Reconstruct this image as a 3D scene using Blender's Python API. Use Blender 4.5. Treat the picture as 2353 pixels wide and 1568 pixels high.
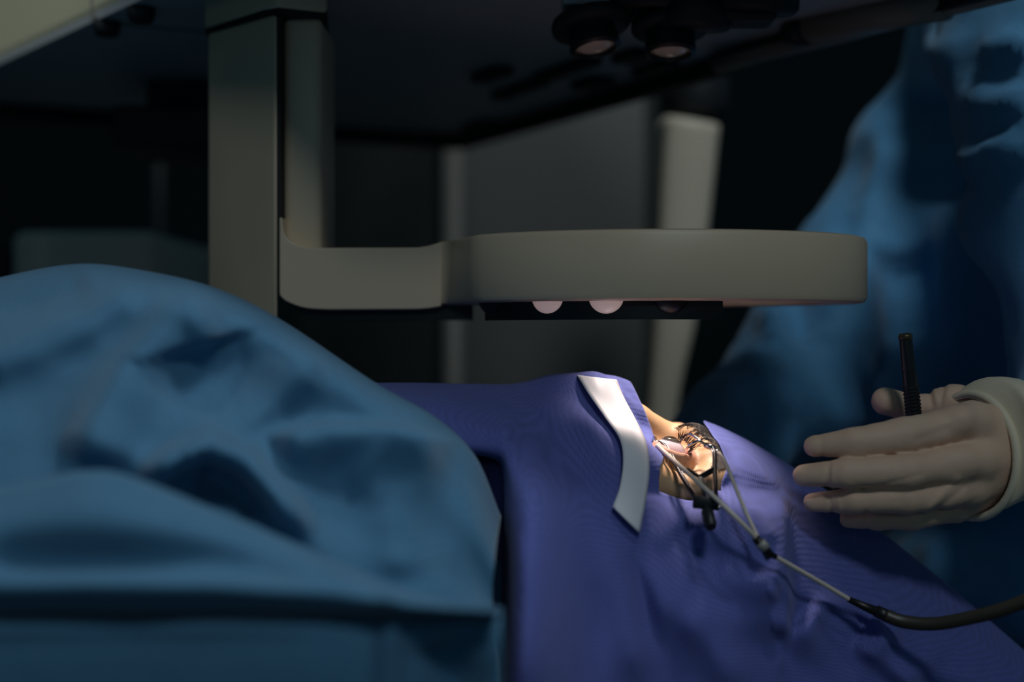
import bpy, bmesh, math, random
import numpy as np
from mathutils import Vector, Matrix
random.seed(4)
rng = np.random.default_rng(4)
for o in list(bpy.data.objects): bpy.data.objects.remove(o)
S = bpy.context.scene
COL = S.collection

# ------------------------------------------------------------------ camera, world, lights
H = 1.05                                   # camera height above the floor
F = 2353 * 50 / 36.0                       # focal length in pixels
cam_d = bpy.data.cameras.new('camera'); cam = bpy.data.objects.new('camera', cam_d); COL.objects.link(cam)
cam.location = (0, 0, H); cam.rotation_euler = (math.pi / 2, 0, 0)
cam_d.lens = 50; cam_d.sensor_width = 36; cam_d.clip_start = 0.02
cam_d.dof.use_dof = True; cam_d.dof.focus_distance = 0.825; cam_d.dof.aperture_fstop = 2.6
S.camera = cam
w = bpy.data.worlds.new('world'); S.world = w; w.use_nodes = True
w.node_tree.nodes['Background'].inputs[0].default_value = (0.08, 0.26, 0.38, 1)
w.node_tree.nodes['Background'].inputs[1].default_value = 0.15

def area(name, loc, target, size, energy, col):
    l = bpy.data.lights.new(name, 'AREA'); l.shape = 'DISK'; l.size = size; l.energy = energy; l.color = col
    o = bpy.data.objects.new(name, l); COL.objects.link(o); o.location = loc
    o.rotation_euler = (Vector(target) - Vector(loc)).to_track_quat('-Z', 'Y').to_euler()
    return o
area('room_lamp', (0.40, -0.85, H + 1.45), (0.1, 0.8, H), 0.35, 7.6, (0.82, 0.95, 1.0))
area('front_fill', (0.05, -1.35, H + 0.42), (0.2, 0.9, H), 0.3, 0.6, (0.80, 0.95, 1.0))  # added low frontal fill reaching the surgeon's sleeve under the housing, source unseen
area('side_fill', (0.45, 0.55, H + 1.25), (0.20, 1.35, H + 0.0), 0.3, 6.5, (0.84, 0.95, 1.0))  # light added to brighten the equipment column and surgeon's sleeve, no fixture there
area('gown_fill', (-0.42, 0.68, H + 1.55), (-0.3, 0.95, H + 0.1), 0.3, 1.5, (0.84, 0.96, 1.0))  # unseen light added overhead on the left to lift the gown
wl = bpy.data.lights.new('housing_fill', 'SPOT'); wlo = bpy.data.objects.new('housing_fill', wl); COL.objects.link(wlo); wlo.location = (-0.95, 0.50, H + 1.05)  # narrow spot added only to brighten the housing's beige left side
wlo.rotation_euler = (Vector((-0.40, 1.12, H + 0.36)) - wlo.location).to_track_quat('-Z', 'Y').to_euler(); wl.energy = 9; wl.spot_size = math.radians(25); wl.spot_blend = 0.6; wl.color = (0.9, 0.97, 1.0); wl.shadow_soft_size = 0.06
S.view_settings.view_transform = 'Standard'; S.view_settings.look = 'None'
S.view_settings.exposure = 0.0; S.view_settings.gamma = 1.0; S.view_settings.use_curve_mapping = False

# ------------------------------------------------------------------ helpers
def P(px, py, d):                          # photograph pixel at depth d -> place in the room
    return np.array([(px - 1176.5) / F * d, d, H - (py - 784) / F * d])
def PA(a):
    a = np.asarray(a, float)
    return np.stack([(a[..., 0] - 1176.5) / F * a[..., 2], a[..., 2], H - (a[..., 1] - 784) / F * a[..., 2]], -1)
ORG = {}
def empty(name, loc, label, cat, group=None):
    o = bpy.data.objects.new(name, None); COL.objects.link(o); o.location = loc
    o.empty_display_size = 0.05
    ORG[o.name] = np.array(loc, float); tag(o, label, cat, group); return o
def tag(o, label=None, cat=None, group=None, kind=None):
    if label: o['label'] = label
    if cat: o['category'] = cat
    if group: o['group'] = group
    if kind: o['kind'] = kind
    return o
def obj(name, v, f, m, parent=None, smooth=True, recalc=True, loc=None, label=None, sharp=None):
    v = np.asarray(v, float)
    if loc is None:
        loc = (v.min(0) + v.max(0)) / 2
        if parent is None: loc[2] = v[:, 2].min()
    loc = np.asarray(loc, float)
    me = bpy.data.meshes.new(name)
    me.from_pydata((v - loc).tolist(), [], [tuple(int(i) for i in q) for q in f])
    if recalc:
        bm = bmesh.new(); bm.from_mesh(me); bmesh.ops.recalc_face_normals(bm, faces=bm.faces); bm.to_mesh(me); bm.free()
    me.polygons.foreach_set('use_smooth', [smooth] * len(me.polygons))
    if sharp is not None:
        me.set_sharp_from_angle(angle=math.radians(sharp))
    me.materials.append(m if not isinstance(m, str) else M[m])
    o = bpy.data.objects.new(name, me); COL.objects.link(o)
    ORG[o.name] = loc
    if parent is not None:
        o.parent = parent; o.location = tuple(loc - ORG[parent.name])
    else: o.location = tuple(loc)
    if label: o['label'] = label
    return o
class MB:
    def __init__(s): s.v = []; s.f = []
    def add(s, v, f):
        n = len(s.v); s.v += [tuple(p) for p in v]; s.f += [tuple(i + n for i in q) for q in f]; return s
    def build(s, name, m, parent=None, **k): return obj(name, s.v, s.f, m, parent, **k)

def cr(pts, n, closed=False):              # Catmull-Rom through points along axis 0
    p = np.asarray(pts, float); N = len(p); out = []
    segs = N if closed else N - 1
    for i in range(segs):
        if closed: a, b, c, d = p[(i - 1) % N], p[i], p[(i + 1) % N], p[(i + 2) % N]
        else:
            b, c = p[i], p[i + 1]
            a = p[i - 1] if i > 0 else 2 * b - c
            d = p[i + 2] if i + 2 < N else 2 * c - b
        for t in np.arange(n) / n:
            out.append(0.5 * (2 * b + (c - a) * t + (2 * a - 5 * b + 4 * c - d) * t * t + (3 * b - a - 3 * c + d) * t ** 3))
    if not closed: out.append(p[-1])
    return np.array(out)
def frames(path):
    p = np.asarray(path, float); t = np.gradient(p, axis=0); t /= np.linalg.norm(t, axis=1)[:, None] + 1e-12
    n0 = np.cross(t[0], [0, 0, 1.0]);
    if np.linalg.norm(n0) < 1e-3: n0 = np.cross(t[0], [0, 1.0, 0])
    n0 /= np.linalg.norm(n0); ns = [n0]
    for i in range(1, len(p)):
        n = ns[-1] - t[i] * np.dot(ns[-1], t[i]); n /= np.linalg.norm(n) + 1e-12; ns.append(n)
    n = np.array(ns); return t, n, np.cross(t, n)
def tube(path, r, seg=10, cap=True, squash=1.0):
    p = np.asarray(path, float); r = np.broadcast_to(np.asarray(r, float), (len(p),))
    t, n, b = frames(p); v = []; f = []
    for i in range(len(p)):
        for k in range(seg):
            a = 2 * math.pi * k / seg
            v.append(p[i] + r[i] * (math.cos(a) * n[i] + squash * math.sin(a) * b[i]))
    for i in range(len(p) - 1):
        for k in range(seg):
            f.append((i * seg + k, i * seg + (k + 1) % seg, (i + 1) * seg + (k + 1) % seg, (i + 1) * seg + k))
    if cap:
        f.append(tuple(range(seg))[::-1]); f.append(tuple((len(p) - 1) * seg + k for k in range(seg)))
    return v, f
def lathe(profile, seg=32, origin=(0, 0, 0), axis=(0, 0, 1)):   # profile (r, h)
    q = Vector((0, 0, 1)).rotation_difference(Vector(axis)).to_matrix(); v = []; f = []
    for r, h in profile:
        for k in range(seg):
            a = 2 * math.pi * k / seg
            v.append(np.array(q @ Vector((r * math.cos(a), r * math.sin(a), h))) + np.array(origin))
    for i in range(len(profile) - 1):
        for k in range(seg):
            f.append((i * seg + k, i * seg + (k + 1) % seg, (i + 1) * seg + (k + 1) % seg, (i + 1) * seg + k))
    if profile[0][0] > 1e-6: f.append(tuple(range(seg))[::-1])
    if profile[-1][0] > 1e-6: f.append(tuple((len(profile) - 1) * seg + k for k in range(seg)))
    return v, f
def bevel_obj(o, wd, seg=3, ang=40):
    b = o.modifiers.new('bevel', 'BEVEL'); b.width = wd; b.segments = seg; b.limit_method = 'ANGLE'; b.angle_limit = math.radians(ang)
    return o
def box(lo, hi):
    x0, y0, z0 = lo; x1, y1, z1 = hi
    v = [(x0, y0, z0), (x1, y0, z0), (x1, y1, z0), (x0, y1, z0), (x0, y0, z1), (x1, y0, z1), (x1, y1, z1), (x0, y1, z1)]
    return v, [(3, 2, 1, 0), (4, 5, 6, 7), (0, 1, 5, 4), (1, 2, 6, 5), (2, 3, 7, 6), (3, 0, 4, 7)]
def prism(poly, vec):                      # a flat polygon swept along vec
    p = np.asarray(poly, float); n = len(p); v = np.vstack([p, p + np.asarray(vec, float)])
    f = [tuple(range(n))[::-1], tuple(range(n, 2 * n))] + [(i, (i + 1) % n, n + (i + 1) % n, n + i) for i in range(n)]
    return v, f
def obox(a, b, width, thick, up=(0, 0, 1)):  # a bar from a to b
    a = np.asarray(a, float); b = np.asarray(b, float); t = b - a; t /= np.linalg.norm(t)
    s = np.cross(t, up); s /= np.linalg.norm(s); u = np.cross(s, t)
    c = [a + s * width / 2 * i + u * thick / 2 * j for i, j in ((-1, -1), (1, -1), (1, 1), (-1, 1))]
    return prism(c, b - a)
def grid_faces(nc, nr, keep=None):
    f = []
    for i in range(nc - 1):
        for j in range(nr - 1):
            if keep is None or keep(i, j): f.append((i * nr + j, (i + 1) * nr + j, (i + 1) * nr + j + 1, i * nr + j + 1))
    return f
def loft(ctrl, nc, nr):                    # ctrl[col][row] of (px, py, depth) -> dense grid
    c = np.asarray(ctrl, float)
    a = cr(c, nc); return np.swapaxes(cr(np.swapaxes(a, 0, 1), nr), 0, 1)
def polydist(x, y, poly):                  # distance and signed side to a polyline
    best = np.full(x.shape, 1e9); side = np.zeros(x.shape); tt = np.zeros(x.shape); n = len(poly) - 1
    for i in range(n):
        ax, ay = poly[i]; bx, by = poly[i + 1]; dx, dy = bx - ax, by - ay; L2 = dx * dx + dy * dy
        t = np.clip(((x - ax) * dx + (y - ay) * dy) / L2, 0, 1)
        d = np.hypot(x - ax - t * dx, y - ay - t * dy); s = dx * (y - ay) - dy * (x - ax)
        m = d < best; best[m] = d[m]; side[m] = np.sign(s[m]); tt[m] = (i + t[m]) / n
    return best, side, tt
def ridge(g, poly, wr, wl, amp, fade=0.18):  # push a cloth fold towards (+amp) the room side; wr/wl = widths on the two sides
    d, s, t = polydist(g[..., 0], g[..., 1], poly)
    wd = np.where(s > 0, wr, wl); e = np.clip(np.minimum(t, 1 - t) / fade, 0, 1); e = e * e * (3 - 2 * e)
    g[..., 2] -= amp * np.exp(-(d / wd) ** 2) * (0.15 + 0.85 * e)
def wav(p, seed, scale):                   # cheap smooth noise from warped sines, about -1..1
    r = np.random.default_rng(seed); out = 0; q = np.asarray(p) / scale
    for k in range(6):
        a = r.normal(size=3); a *= (0.7 + 0.35 * k) / np.linalg.norm(a)
        out = out + np.sin(q @ a * 2 * math.pi + r.uniform(0, 6.28) + 1.2 * np.sin(q @ np.roll(a, 1) * 3.1 + k)) / (1 + 0.5 * k)
    return out / 2.6

# -- signed distance modelling for bodies
def smin(a, b, k):
    h = np.clip(0.5 + 0.5 * (b - a) / k, 0, 1); return b + (a - b) * h - k * h * (1 - h)
def smax(a, b, k): return -smin(-a, -b, k)
def sph(p, c, r): return np.linalg.norm(p - np.array(c), axis=-1) - r
def ell(p, c, r):
    r = np.array(r, float); q = (p - np.array(c)); k0 = np.linalg.norm(q / r, axis=-1); k1 = np.linalg.norm(q / r ** 2, axis=-1)
    return k0 * (k0 - 1) / (k1 + 1e-9)
def cone(p, a, b, ra, rb):
    a = np.array(a, float); b = np.array(b, float); ab = b - a; t = np.clip(((p - a) @ ab) / (ab @ ab), 0, 1)
    return np.linalg.norm(p - a - t[..., None] * ab, axis=-1) - (ra + (rb - ra) * t)
def chain(p, pts, rs, k=0.0):
    d = None
    for i in range(len(pts) - 1):
        c = cone(p, pts[i], pts[i + 1], rs[i], rs[i + 1]); d = c if d is None else (smin(d, c, k) if k else np.minimum(d, c))
    return d
def nets(fn, lo, hi, h):                   # naive surface nets
    lo = np.array(lo, float); n = np.ceil((np.array(hi) - lo) / h).astype(int) + 1
    ax = [lo[i] + h * np.arange(n[i]) for i in range(3)]
    V = np.empty(n, np.float32)
    for i in range(n[0]):
        yy, zz = np.meshgrid(ax[1], ax[2], indexing='ij'); V[i] = fn(np.stack([np.full_like(yy, ax[0][i]), yy, zz], -1))
    ins = V < 0; c = n - 1
    acc = np.zeros((*c, 3), np.float32); cnt = np.zeros(c, np.float32)
    def sl(o): return tuple(slice(o[i], o[i] + c[i]) for i in range(3))
    offs = [(a, b, d) for a in (0, 1) for b in (0, 1) for d in (0, 1)]
    for o in offs:
        for axn in range(3):
            if o[axn]: continue
            q = list(o); q[axn] = 1; va = V[sl(o)]; vb = V[sl(q)]; m = (va < 0) != (vb < 0)
            t = np.where(m, va / np.where(m, va - vb, 1), 0)
            for k in range(3): acc[..., k] += np.where(m, o[k] + (t if k == axn else 0), 0)
            cnt += m
    act = cnt > 0; idx = -np.ones(c, int); idx[act] = np.arange(act.sum())
    ijk = np.argwhere(act); verts = lo + h * (ijk + acc[act] / cnt[act][:, None]); F_ = []
    for axn in range(3):
        u, v_ = (axn + 1) % 3, (axn + 2) % 3
        s0 = [slice(None)] * 3; s1 = [slice(None)] * 3; s0[axn] = slice(0, -1); s1[axn] = slice(1, None)
        A, B = ins[tuple(s0)], ins[tuple(s1)]; e = np.argwhere(A != B)
        e = e[(e[:, u] > 0) & (e[:, v_] > 0) & (e[:, u] < c[u]) & (e[:, v_] < c[v_])]
        if not len(e): continue
        def cell(du, dv):
            q = e.copy(); q[:, u] -= du; q[:, v_] -= dv; return idx[q[:, 0], q[:, 1], q[:, 2]]
        quad = np.stack([cell(1, 1), cell(0, 1), cell(0, 0), cell(1, 0)], 1)
        fl = ~A[tuple(e.T)]; quad[fl] = quad[fl][:, ::-1]; F_.append(quad)
    F_ = np.vstack(F_); return verts, F_[(F_ >= 0).all(1)]
def smooth_mesh(v, f, it=2, lam=0.5):
    v = v.copy(); e = np.vstack([f[:, [0, 1]], f[:, [1, 2]], f[:, [2, 3]], f[:, [3, 0]]])
    deg = np.bincount(e.ravel(), minlength=len(v))[:, None]
    for _ in range(it):
        s = np.zeros_like(v); np.add.at(s, e[:, 0], v[e[:, 1]]); np.add.at(s, e[:, 1], v[e[:, 0]])
        v += lam * (s / np.maximum(deg, 1) - v)
    return v
def vnorm(v, f):
    n = np.zeros_like(v); fn = np.cross(v[f[:, 2]] - v[f[:, 0]], v[f[:, 3]] - v[f[:, 1]])
    for k in range(4): np.add.at(n, f[:, k], fn)
    return n / (np.linalg.norm(n, axis=1)[:, None] + 1e-12)

# ------------------------------------------------------------------ materials
M = {}
def mat(name, col, rough=0.5, metal=0.0, noise=0.0, nscale=8.0, bump=0.0, bscale=200.0, sheen=0.0, emit=None, es=0.0, trans=0.0, ior=1.45, spec=0.5, sss=0.0, coat=0.0):
    m = bpy.data.materials.new(name); m.use_nodes = True; nt = m.node_tree; b = nt.nodes['Principled BSDF']
    b.inputs['Base Color'].default_value = (*col, 1); b.inputs['Roughness'].default_value = rough; b.inputs['Metallic'].default_value = metal
    b.inputs['Sheen Weight'].default_value = sheen; b.inputs['Transmission Weight'].default_value = trans; b.inputs['IOR'].default_value = ior
    b.inputs['Specular IOR Level'].default_value = spec; b.inputs['Coat Weight'].default_value = coat
    if sss: b.inputs['Subsurface Weight'].default_value = sss; b.inputs['Subsurface Radius'].default_value = (1, .35, .2); b.inputs['Subsurface Scale'].default_value = 0.003
    if emit: b.inputs['Emission Color'].default_value = (*emit, 1); b.inputs['Emission Strength'].default_value = es
    tc = nt.nodes.new('ShaderNodeTexCoord')
    if noise:
        n = nt.nodes.new('ShaderNodeTexNoise'); n.inputs['Scale'].default_value = nscale; n.inputs['Detail'].default_value = 5
        mx = nt.nodes.new('ShaderNodeMix'); mx.data_type = 'RGBA'
        mx.inputs[6].default_value = (*[c * (1 - noise) for c in col], 1); mx.inputs[7].default_value = (*[min(1, c * (1 + noise)) for c in col], 1)
        nt.links.new(tc.outputs['Object'], n.inputs['Vector']); nt.links.new(n.outputs['Fac'], mx.inputs[0]); nt.links.new(mx.outputs[2], b.inputs['Base Color'])
    if bump:
        n2 = nt.nodes.new('ShaderNodeTexNoise'); n2.inputs['Scale'].default_value = bscale; n2.inputs['Detail'].default_value = 3
        bp = nt.nodes.new('ShaderNodeBump'); bp.inputs['Strength'].default_value = bump; bp.inputs['Distance'].default_value = 0.001
        nt.links.new(tc.outputs['Object'], n2.inputs['Vector']); nt.links.new(n2.outputs['Fac'], bp.inputs['Height']); nt.links.new(bp.outputs['Normal'], b.inputs['Normal'])
    M[name] = m; return m
mat('machine_grey', (0.62, 0.48, 0.335), 0.42, noise=0.04, nscale=20, bump=0.06, bscale=2500)
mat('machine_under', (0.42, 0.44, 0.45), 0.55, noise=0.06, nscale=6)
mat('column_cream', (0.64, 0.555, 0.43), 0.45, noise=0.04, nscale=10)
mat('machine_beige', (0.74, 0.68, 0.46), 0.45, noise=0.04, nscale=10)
mat('seam_black', (0.008, 0.009, 0.01), 0.7)
mat('black_plastic', (0.012, 0.013, 0.015), 0.38, noise=0.1, nscale=30)
mat('black_matt', (0.010, 0.012, 0.015), 0.6, noise=0.1, nscale=20)
mat('lens_glass', (0.20, 0.13, 0.125), 0.12, metal=0.3, coat=1.0, emit=(1, .72, .66), es=0.03)
mat('lamp_dome', (0.75, 0.62, 0.60), 0.25, emit=(1.0, 0.70, 0.66), es=0.19, coat=0.6)
mat('cabinet_grey', (0.105, 0.10, 0.095), 0.5, noise=0.06, nscale=5)
mat('cabinet_edge', (0.23, 0.21, 0.18), 0.45, noise=0.04, nscale=10)
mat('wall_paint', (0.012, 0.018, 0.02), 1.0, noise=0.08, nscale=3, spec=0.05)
mat('ceiling_paint', (0.10, 0.11, 0.11), 0.85, noise=0.05, nscale=3)
mat('floor_vinyl', (0.07, 0.08, 0.085), 0.45, noise=0.12, nscale=12)
mat('steel', (0.62, 0.58, 0.57), 0.16, metal=1.0)
mat('dark_steel', (0.035, 0.03, 0.03), 0.35, metal=0.7)
mat('glove_latex', (0.70, 0.47, 0.34), 0.55, noise=0.10, nscale=45, bump=0.12, bscale=350, sss=0.1, spec=0.3)
mat('cuff_latex', (0.78, 0.67, 0.50), 0.55, noise=0.05, nscale=20, bump=0.08, bscale=300, spec=0.3)
mat('hair_dark', (0.018, 0.011, 0.008), 0.45)
mat('tube_clear', (0.80, 0.68, 0.58), 0.25, trans=0.15, ior=1.35, noise=0.05, nscale=40)
mat('tube_amber', (0.05, 0.042, 0.03), 0.35, trans=0.2, noise=0.1, nscale=30)
mat('tape_white', (0.80, 0.77, 0.80), 0.5, noise=0.02, nscale=40, bump=0.03, bscale=900)
mat('pad_grey', (0.03, 0.035, 0.04), 0.6, noise=0.1, nscale=20)
def fabric(name, col, edge, pitch, bump, dist, sheen=0.3, trans=0.0, dots=0.25):
    m = mat(name, col, 0.75, sheen=sheen, spec=0.25); nt = m.node_tree; b = nt.nodes['Principled BSDF']
    uv = nt.nodes.new('ShaderNodeUVMap'); mp = nt.nodes.new('ShaderNodeMapping'); mp.inputs['Scale'].default_value = (1 / pitch, 1 / pitch, 1)
    mp.inputs['Rotation'].default_value = (0, 0, 0.5)
    vo = nt.nodes.new('ShaderNodeTexVoronoi'); vo.inputs['Randomness'].default_value = 0.15; vo.inputs['Scale'].default_value = 1.0
    rp = nt.nodes.new('ShaderNodeMapRange'); rp.inputs['From Min'].default_value = 0.15; rp.inputs['From Max'].default_value = 0.42
    nz = nt.nodes.new('ShaderNodeTexNoise'); nz.inputs['Scale'].default_value = 0.15; nz.inputs['Detail'].default_value = 6
    mx = nt.nodes.new('ShaderNodeMix'); mx.data_type = 'RGBA'; mx.inputs[6].default_value = (*col, 1); mx.inputs[7].default_value = (*edge, 1)
    m2 = nt.nodes.new('ShaderNodeMix'); m2.data_type = 'RGBA'; m2.blend_type = 'MULTIPLY'; m2.inputs[0].default_value = dots
    bp = nt.nodes.new('ShaderNodeBump'); bp.inputs['Strength'].default_value = bump; bp.inputs['Distance'].default_value = dist
    L = nt.links.new
    L(uv.outputs[0], mp.inputs[0]); L(mp.outputs[0], vo.inputs['Vector']); L(mp.outputs[0], nz.inputs['Vector'])
    L(vo.outputs['Distance'], rp.inputs['Value']); L(nz.outputs['Fac'], mx.inputs[0]); L(mx.outputs[2], m2.inputs[6]); L(rp.outputs[0], m2.inputs[7])
    L(m2.outputs[2], b.inputs['Base Color']); L(rp.outputs[0], bp.inputs['Height']); L(bp.outputs[0], b.inputs['Normal'])
    if trans:
        t = nt.nodes.new('ShaderNodeBsdfTranslucent'); t.inputs[0].default_value = (*col, 1); ms = nt.nodes.new('ShaderNodeMixShader'); ms.inputs[0].default_value = trans
        L(b.outputs[0], ms.inputs[1]); L(t.outputs[0], ms.inputs[2]); L(ms.outputs[0], nt.nodes['Material Output'].inputs[0])
    return m
fabric('drape_violet', (0.115, 0.137, 0.43), (0.14, 0.165, 0.50), 0.0016, 0.35, 0.0004, 0.15, 0.12, 0.22)
fabric('gown_blue', (0.065, 0.195, 0.34), (0.092, 0.24, 0.385), 0.0022, 0.15, 0.0003, 0.3, 0.15, 0.10)
fabric('surgeon_blue', (0.075, 0.26, 0.48), (0.12, 0.33, 0.55), 0.0022, 0.15, 0.0003, 0.2, 0.10, 0.08)
def uv_planar(o):                          # cloth weave coordinates: unrolled by dominant direction of each vertex
    me = o.data; uvl = me.uv_layers.new(name='UVMap'); org = np.array(ORG[o.name])
    for lp in me.loops:
        c = me.vertices[lp.vertex_index].co
        uvl.data[lp.index].uv = (c.x + 0.35 * c.y, c.z - 0.75 * c.y)
def cloth(name, g, faces, m, parent, thick=0.0008, **k):
    o = obj(name, PA(g).reshape(-1, 3), faces, m, parent, **k); uv_planar(o)
    s = o.modifiers.new('thickness', 'SOLIDIFY'); s.thickness = thick; s.offset = 0
    return o
# skin: warm tan, pink round the eyelids
HEAD_A, HEAD_PSI = math.radians(15), math.radians(13)
NAS = P(1520, 979, 0.862)
ch = np.array([math.cos(HEAD_PSI), math.sin(HEAD_PSI), 0]); zz = np.array([0, 0, 1.0])
HU = math.cos(HEAD_A) * ch - math.sin(HEAD_A) * zz; HF = math.sin(HEAD_A) * ch + math.cos(HEAD_A) * zz; HL = np.array([math.sin(HEAD_PSI), -math.cos(HEAD_PSI), 0])
HR = np.stack([HU, HL, HF], 1)
def hw(u, l, f): return NAS + HR @ (np.array([u, l, f]) * 0.001)      # head millimetres (crown, lateral, forward) -> room
def h2w(q): return NAS + (np.asarray(q) * 0.001) @ HR.T
def w2h(p): return ((np.asarray(p) - NAS) @ HR) * 1000.0
EYE = (-3.0, 32.0, -18.5)

def mat_skin():
    m = mat('skin', (0.60, 0.36, 0.19), 0.55, sss=0.12, bump=0.10, bscale=900, spec=0.45); nt = m.node_tree; b = nt.nodes['Principled BSDF']
    g = nt.nodes.new('ShaderNodeNewGeometry'); vs = nt.nodes.new('ShaderNodeVectorMath'); vs.operation = 'DISTANCE'
    vs.inputs[1].default_value = tuple(hw(EYE[0] + 0, EYE[1] + 3, EYE[2] + 4))
    rp = nt.nodes.new('ShaderNodeMapRange'); rp.inputs['From Min'].default_value = 0.0115; rp.inputs['From Max'].default_value = 0.019
    mx = nt.nodes.new('ShaderNodeMix'); mx.data_type = 'RGBA'; mx.inputs[6].default_value = (0.58, 0.26, 0.20, 1)
    nz = nt.nodes.new('ShaderNodeTexNoise'); nz.inputs['Scale'].default_value = 60; nz.inputs['Detail'].default_value = 5
    m1 = nt.nodes.new('ShaderNodeMix'); m1.data_type = 'RGBA'; m1.inputs[6].default_value = (0.55, 0.325, 0.165, 1); m1.inputs[7].default_value = (0.64, 0.39, 0.21, 1)
    L = nt.links.new; L(g.outputs['Position'], vs.inputs[0]); L(vs.outputs['Value'], rp.inputs['Value']); L(rp.outputs[0], mx.inputs[0])
    L(nz.outputs['Fac'], m1.inputs[0]); L(m1.outputs[2], mx.inputs[7]); L(mx.outputs[2], b.inputs['Base Color']); return m
mat_skin()

# ------------------------------------------------------------------ the room
def struct(name, lo, hi, m): return tag(obj(name, *box(lo, hi), m, smooth=False), kind='structure')
struct('floor', (-2.6, -1.6, -0.05), (2.6, 3.4, 0.0), 'floor_vinyl')
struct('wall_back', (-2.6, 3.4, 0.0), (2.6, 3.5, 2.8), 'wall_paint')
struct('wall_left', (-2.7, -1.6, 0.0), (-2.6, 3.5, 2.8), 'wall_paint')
struct('baseboard_back', (-2.6, 3.385, 0.0), (2.6, 3.4, 0.09), 'cabinet_edge')

# ------------------------------------------------------------------ laser microscope: overhead housing, arm and ring
Z0 = H + 0.2296
las = empty('laser_microscope', (-0.1, 1.1, 0.0), 'grey overhead eye-surgery microscope with hanging arm and flat ring above the patient', 'microscope')
LL = np.array([-0.4227, 1.174]); LD = np.array([0.62, -0.785])
under = [(-0.057, 1.60), (-0.575, 1.341), tuple(LL - LD * 0.16), tuple(LL + LD * 0.62), (0.402, 0.69)]
body = obj('housing', *prism([(x, y, Z0 + 0.002) for x, y in under], (0, 0, 0.34)), 'machine_beige', las, smooth=False)
bevel_obj(body, 0.008, 3)
pl = [(x, y) for x, y in under]
cxy = np.mean(pl, 0)
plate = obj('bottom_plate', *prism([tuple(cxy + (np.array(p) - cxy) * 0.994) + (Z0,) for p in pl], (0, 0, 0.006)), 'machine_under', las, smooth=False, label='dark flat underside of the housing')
# seam groove strip across the left side and underside
s0, s1 = P(221, 49, 0.2296 * F / 735), P(478, 72, 0.2296 * F / 712)
s0[2] = s1[2] = Z0 - 0.0006
obj('seam', *obox(s0, s1 + (s1 - s0) * 0.4, 0.0022, 0.0014), 'cabinet_edge', plate, smooth=False)
obj('side_seam', *obox(s0 + np.array([-.0012, -.001, 0]), s0 + np.array([-.0012, -.001, .3]), 0.003, 0.004, (1, 0, 0)), 'cabinet_edge', body, smooth=False)
for px, py in ((325, 41), (246, 73)):
    c = P(px, py - 3, (Z0 - 0.006 - H) * F / (784 - py + 3))
    obj('rubber_foot', *lathe([(0.0095, 0.012), (0.0095, 0.004), (0.0075, 0), (0, 0)], 20, (c[0], c[1], Z0 - 0.010)), 'black_matt', plate)
for px, py, ln, wd in ((1130, 162, .028, .016), (1195, 196, .05, .014), (1302, 150, .05, .014), (1362, 182, .022, .022), (1456, 119, .02, .02), (1505, 146, .03, .012), (1105, 283, .03, .02)):
    d = 0.2296 * F / (784 - py); c = P(px, py, d); t = np.array([.45, -.89, 0]); c[2] = Z0 - 0.003
    obj('vent', *obox(c - t * ln * .9, c + t * ln * .9, wd, 0.008), 'seam_black', plate, smooth=False)
# dark gasket under the far edges of the underside
for a, b in (((-0.060, 1.592), (-0.53, 1.357)), ((-0.057, 1.592), (0.397, 0.70))):
    obj('edge_gasket', *obox((*a, Z0 - 0.006), (*b, Z0 - 0.006), 0.012, 0.018), 'seam_black', plate, smooth=False)
# tubular rail along the right edge
ra, rb = P(1648, 116, 0.2296 * F / 668), P(2110, -6, 0.2296 * F / 790)
rm = ra + (rb - ra) * 0.47
rl = obj('side_rail', *tube(np.linspace(ra, rb + (rb - ra) * .5, 8) - np.array([0, 0, .010]), 0.0075, 14), 'cabinet_edge', las, label='pale tubular rail along the edge')
obj('rail_seam', *tube(np.linspace(ra, rb + (rb - ra) * .5, 8) + np.array([-.006, -.004, -.006]), 0.0018, 8), 'seam_black', rl)
pc = P(1835, 52, 0.2296 * F / 732)
obj('rail_clip', *tube([pc - (rb - ra) * .035 + np.array([0, 0, -.006]), pc + (rb - ra) * .035 + np.array([0, 0, -.006])], 0.0115, 14), 'black_plastic', rl)
sl = obj('rail_light_sleeve', *tube([pc + (rb - ra) * .05 - [0, 0, .006], rb + (rb - ra) * .12 - [0, 0, .010]], 0.010, 14), 'cabinet_edge', rl)
# hanging arm
def col_poly(px_list): return [P(px, py, d) for px, py, d in px_list]
ZS = H + 0.209
def plan(x_px, d): return ((x_px - 1176.5) / F * d, d)
c1, c2, c3, c4 = plan(476, 0.958), plan(612, 0.908), plan(637, 0.9005), plan(637, 0.99)
v, f = prism([(*c1, H + .012), (*c2, H + .012), (*c3, H + .012), (*c4, H + .012), (c1[0] + .01, 1.0, H + .012)], (0, 0, .197))
v = np.array(v)
sh = obj('arm_side_shell', v, f, 'machine_grey', las, smooth=True, sharp=60)
# cut the lower corner of the shell on a slope
bm = bmesh.new(); bm.from_mesh(sh.data); o_ = ORG[sh.name]
pcut = P(640, 690, .90) - o_; qn = Vector((0.60, 0, -0.35)).normalized()
pl_n = Vector((0.62, -0.25, -0.55)).normalized()
pl_p = Vector(P(640, 688, .9005) - o_)
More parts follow.
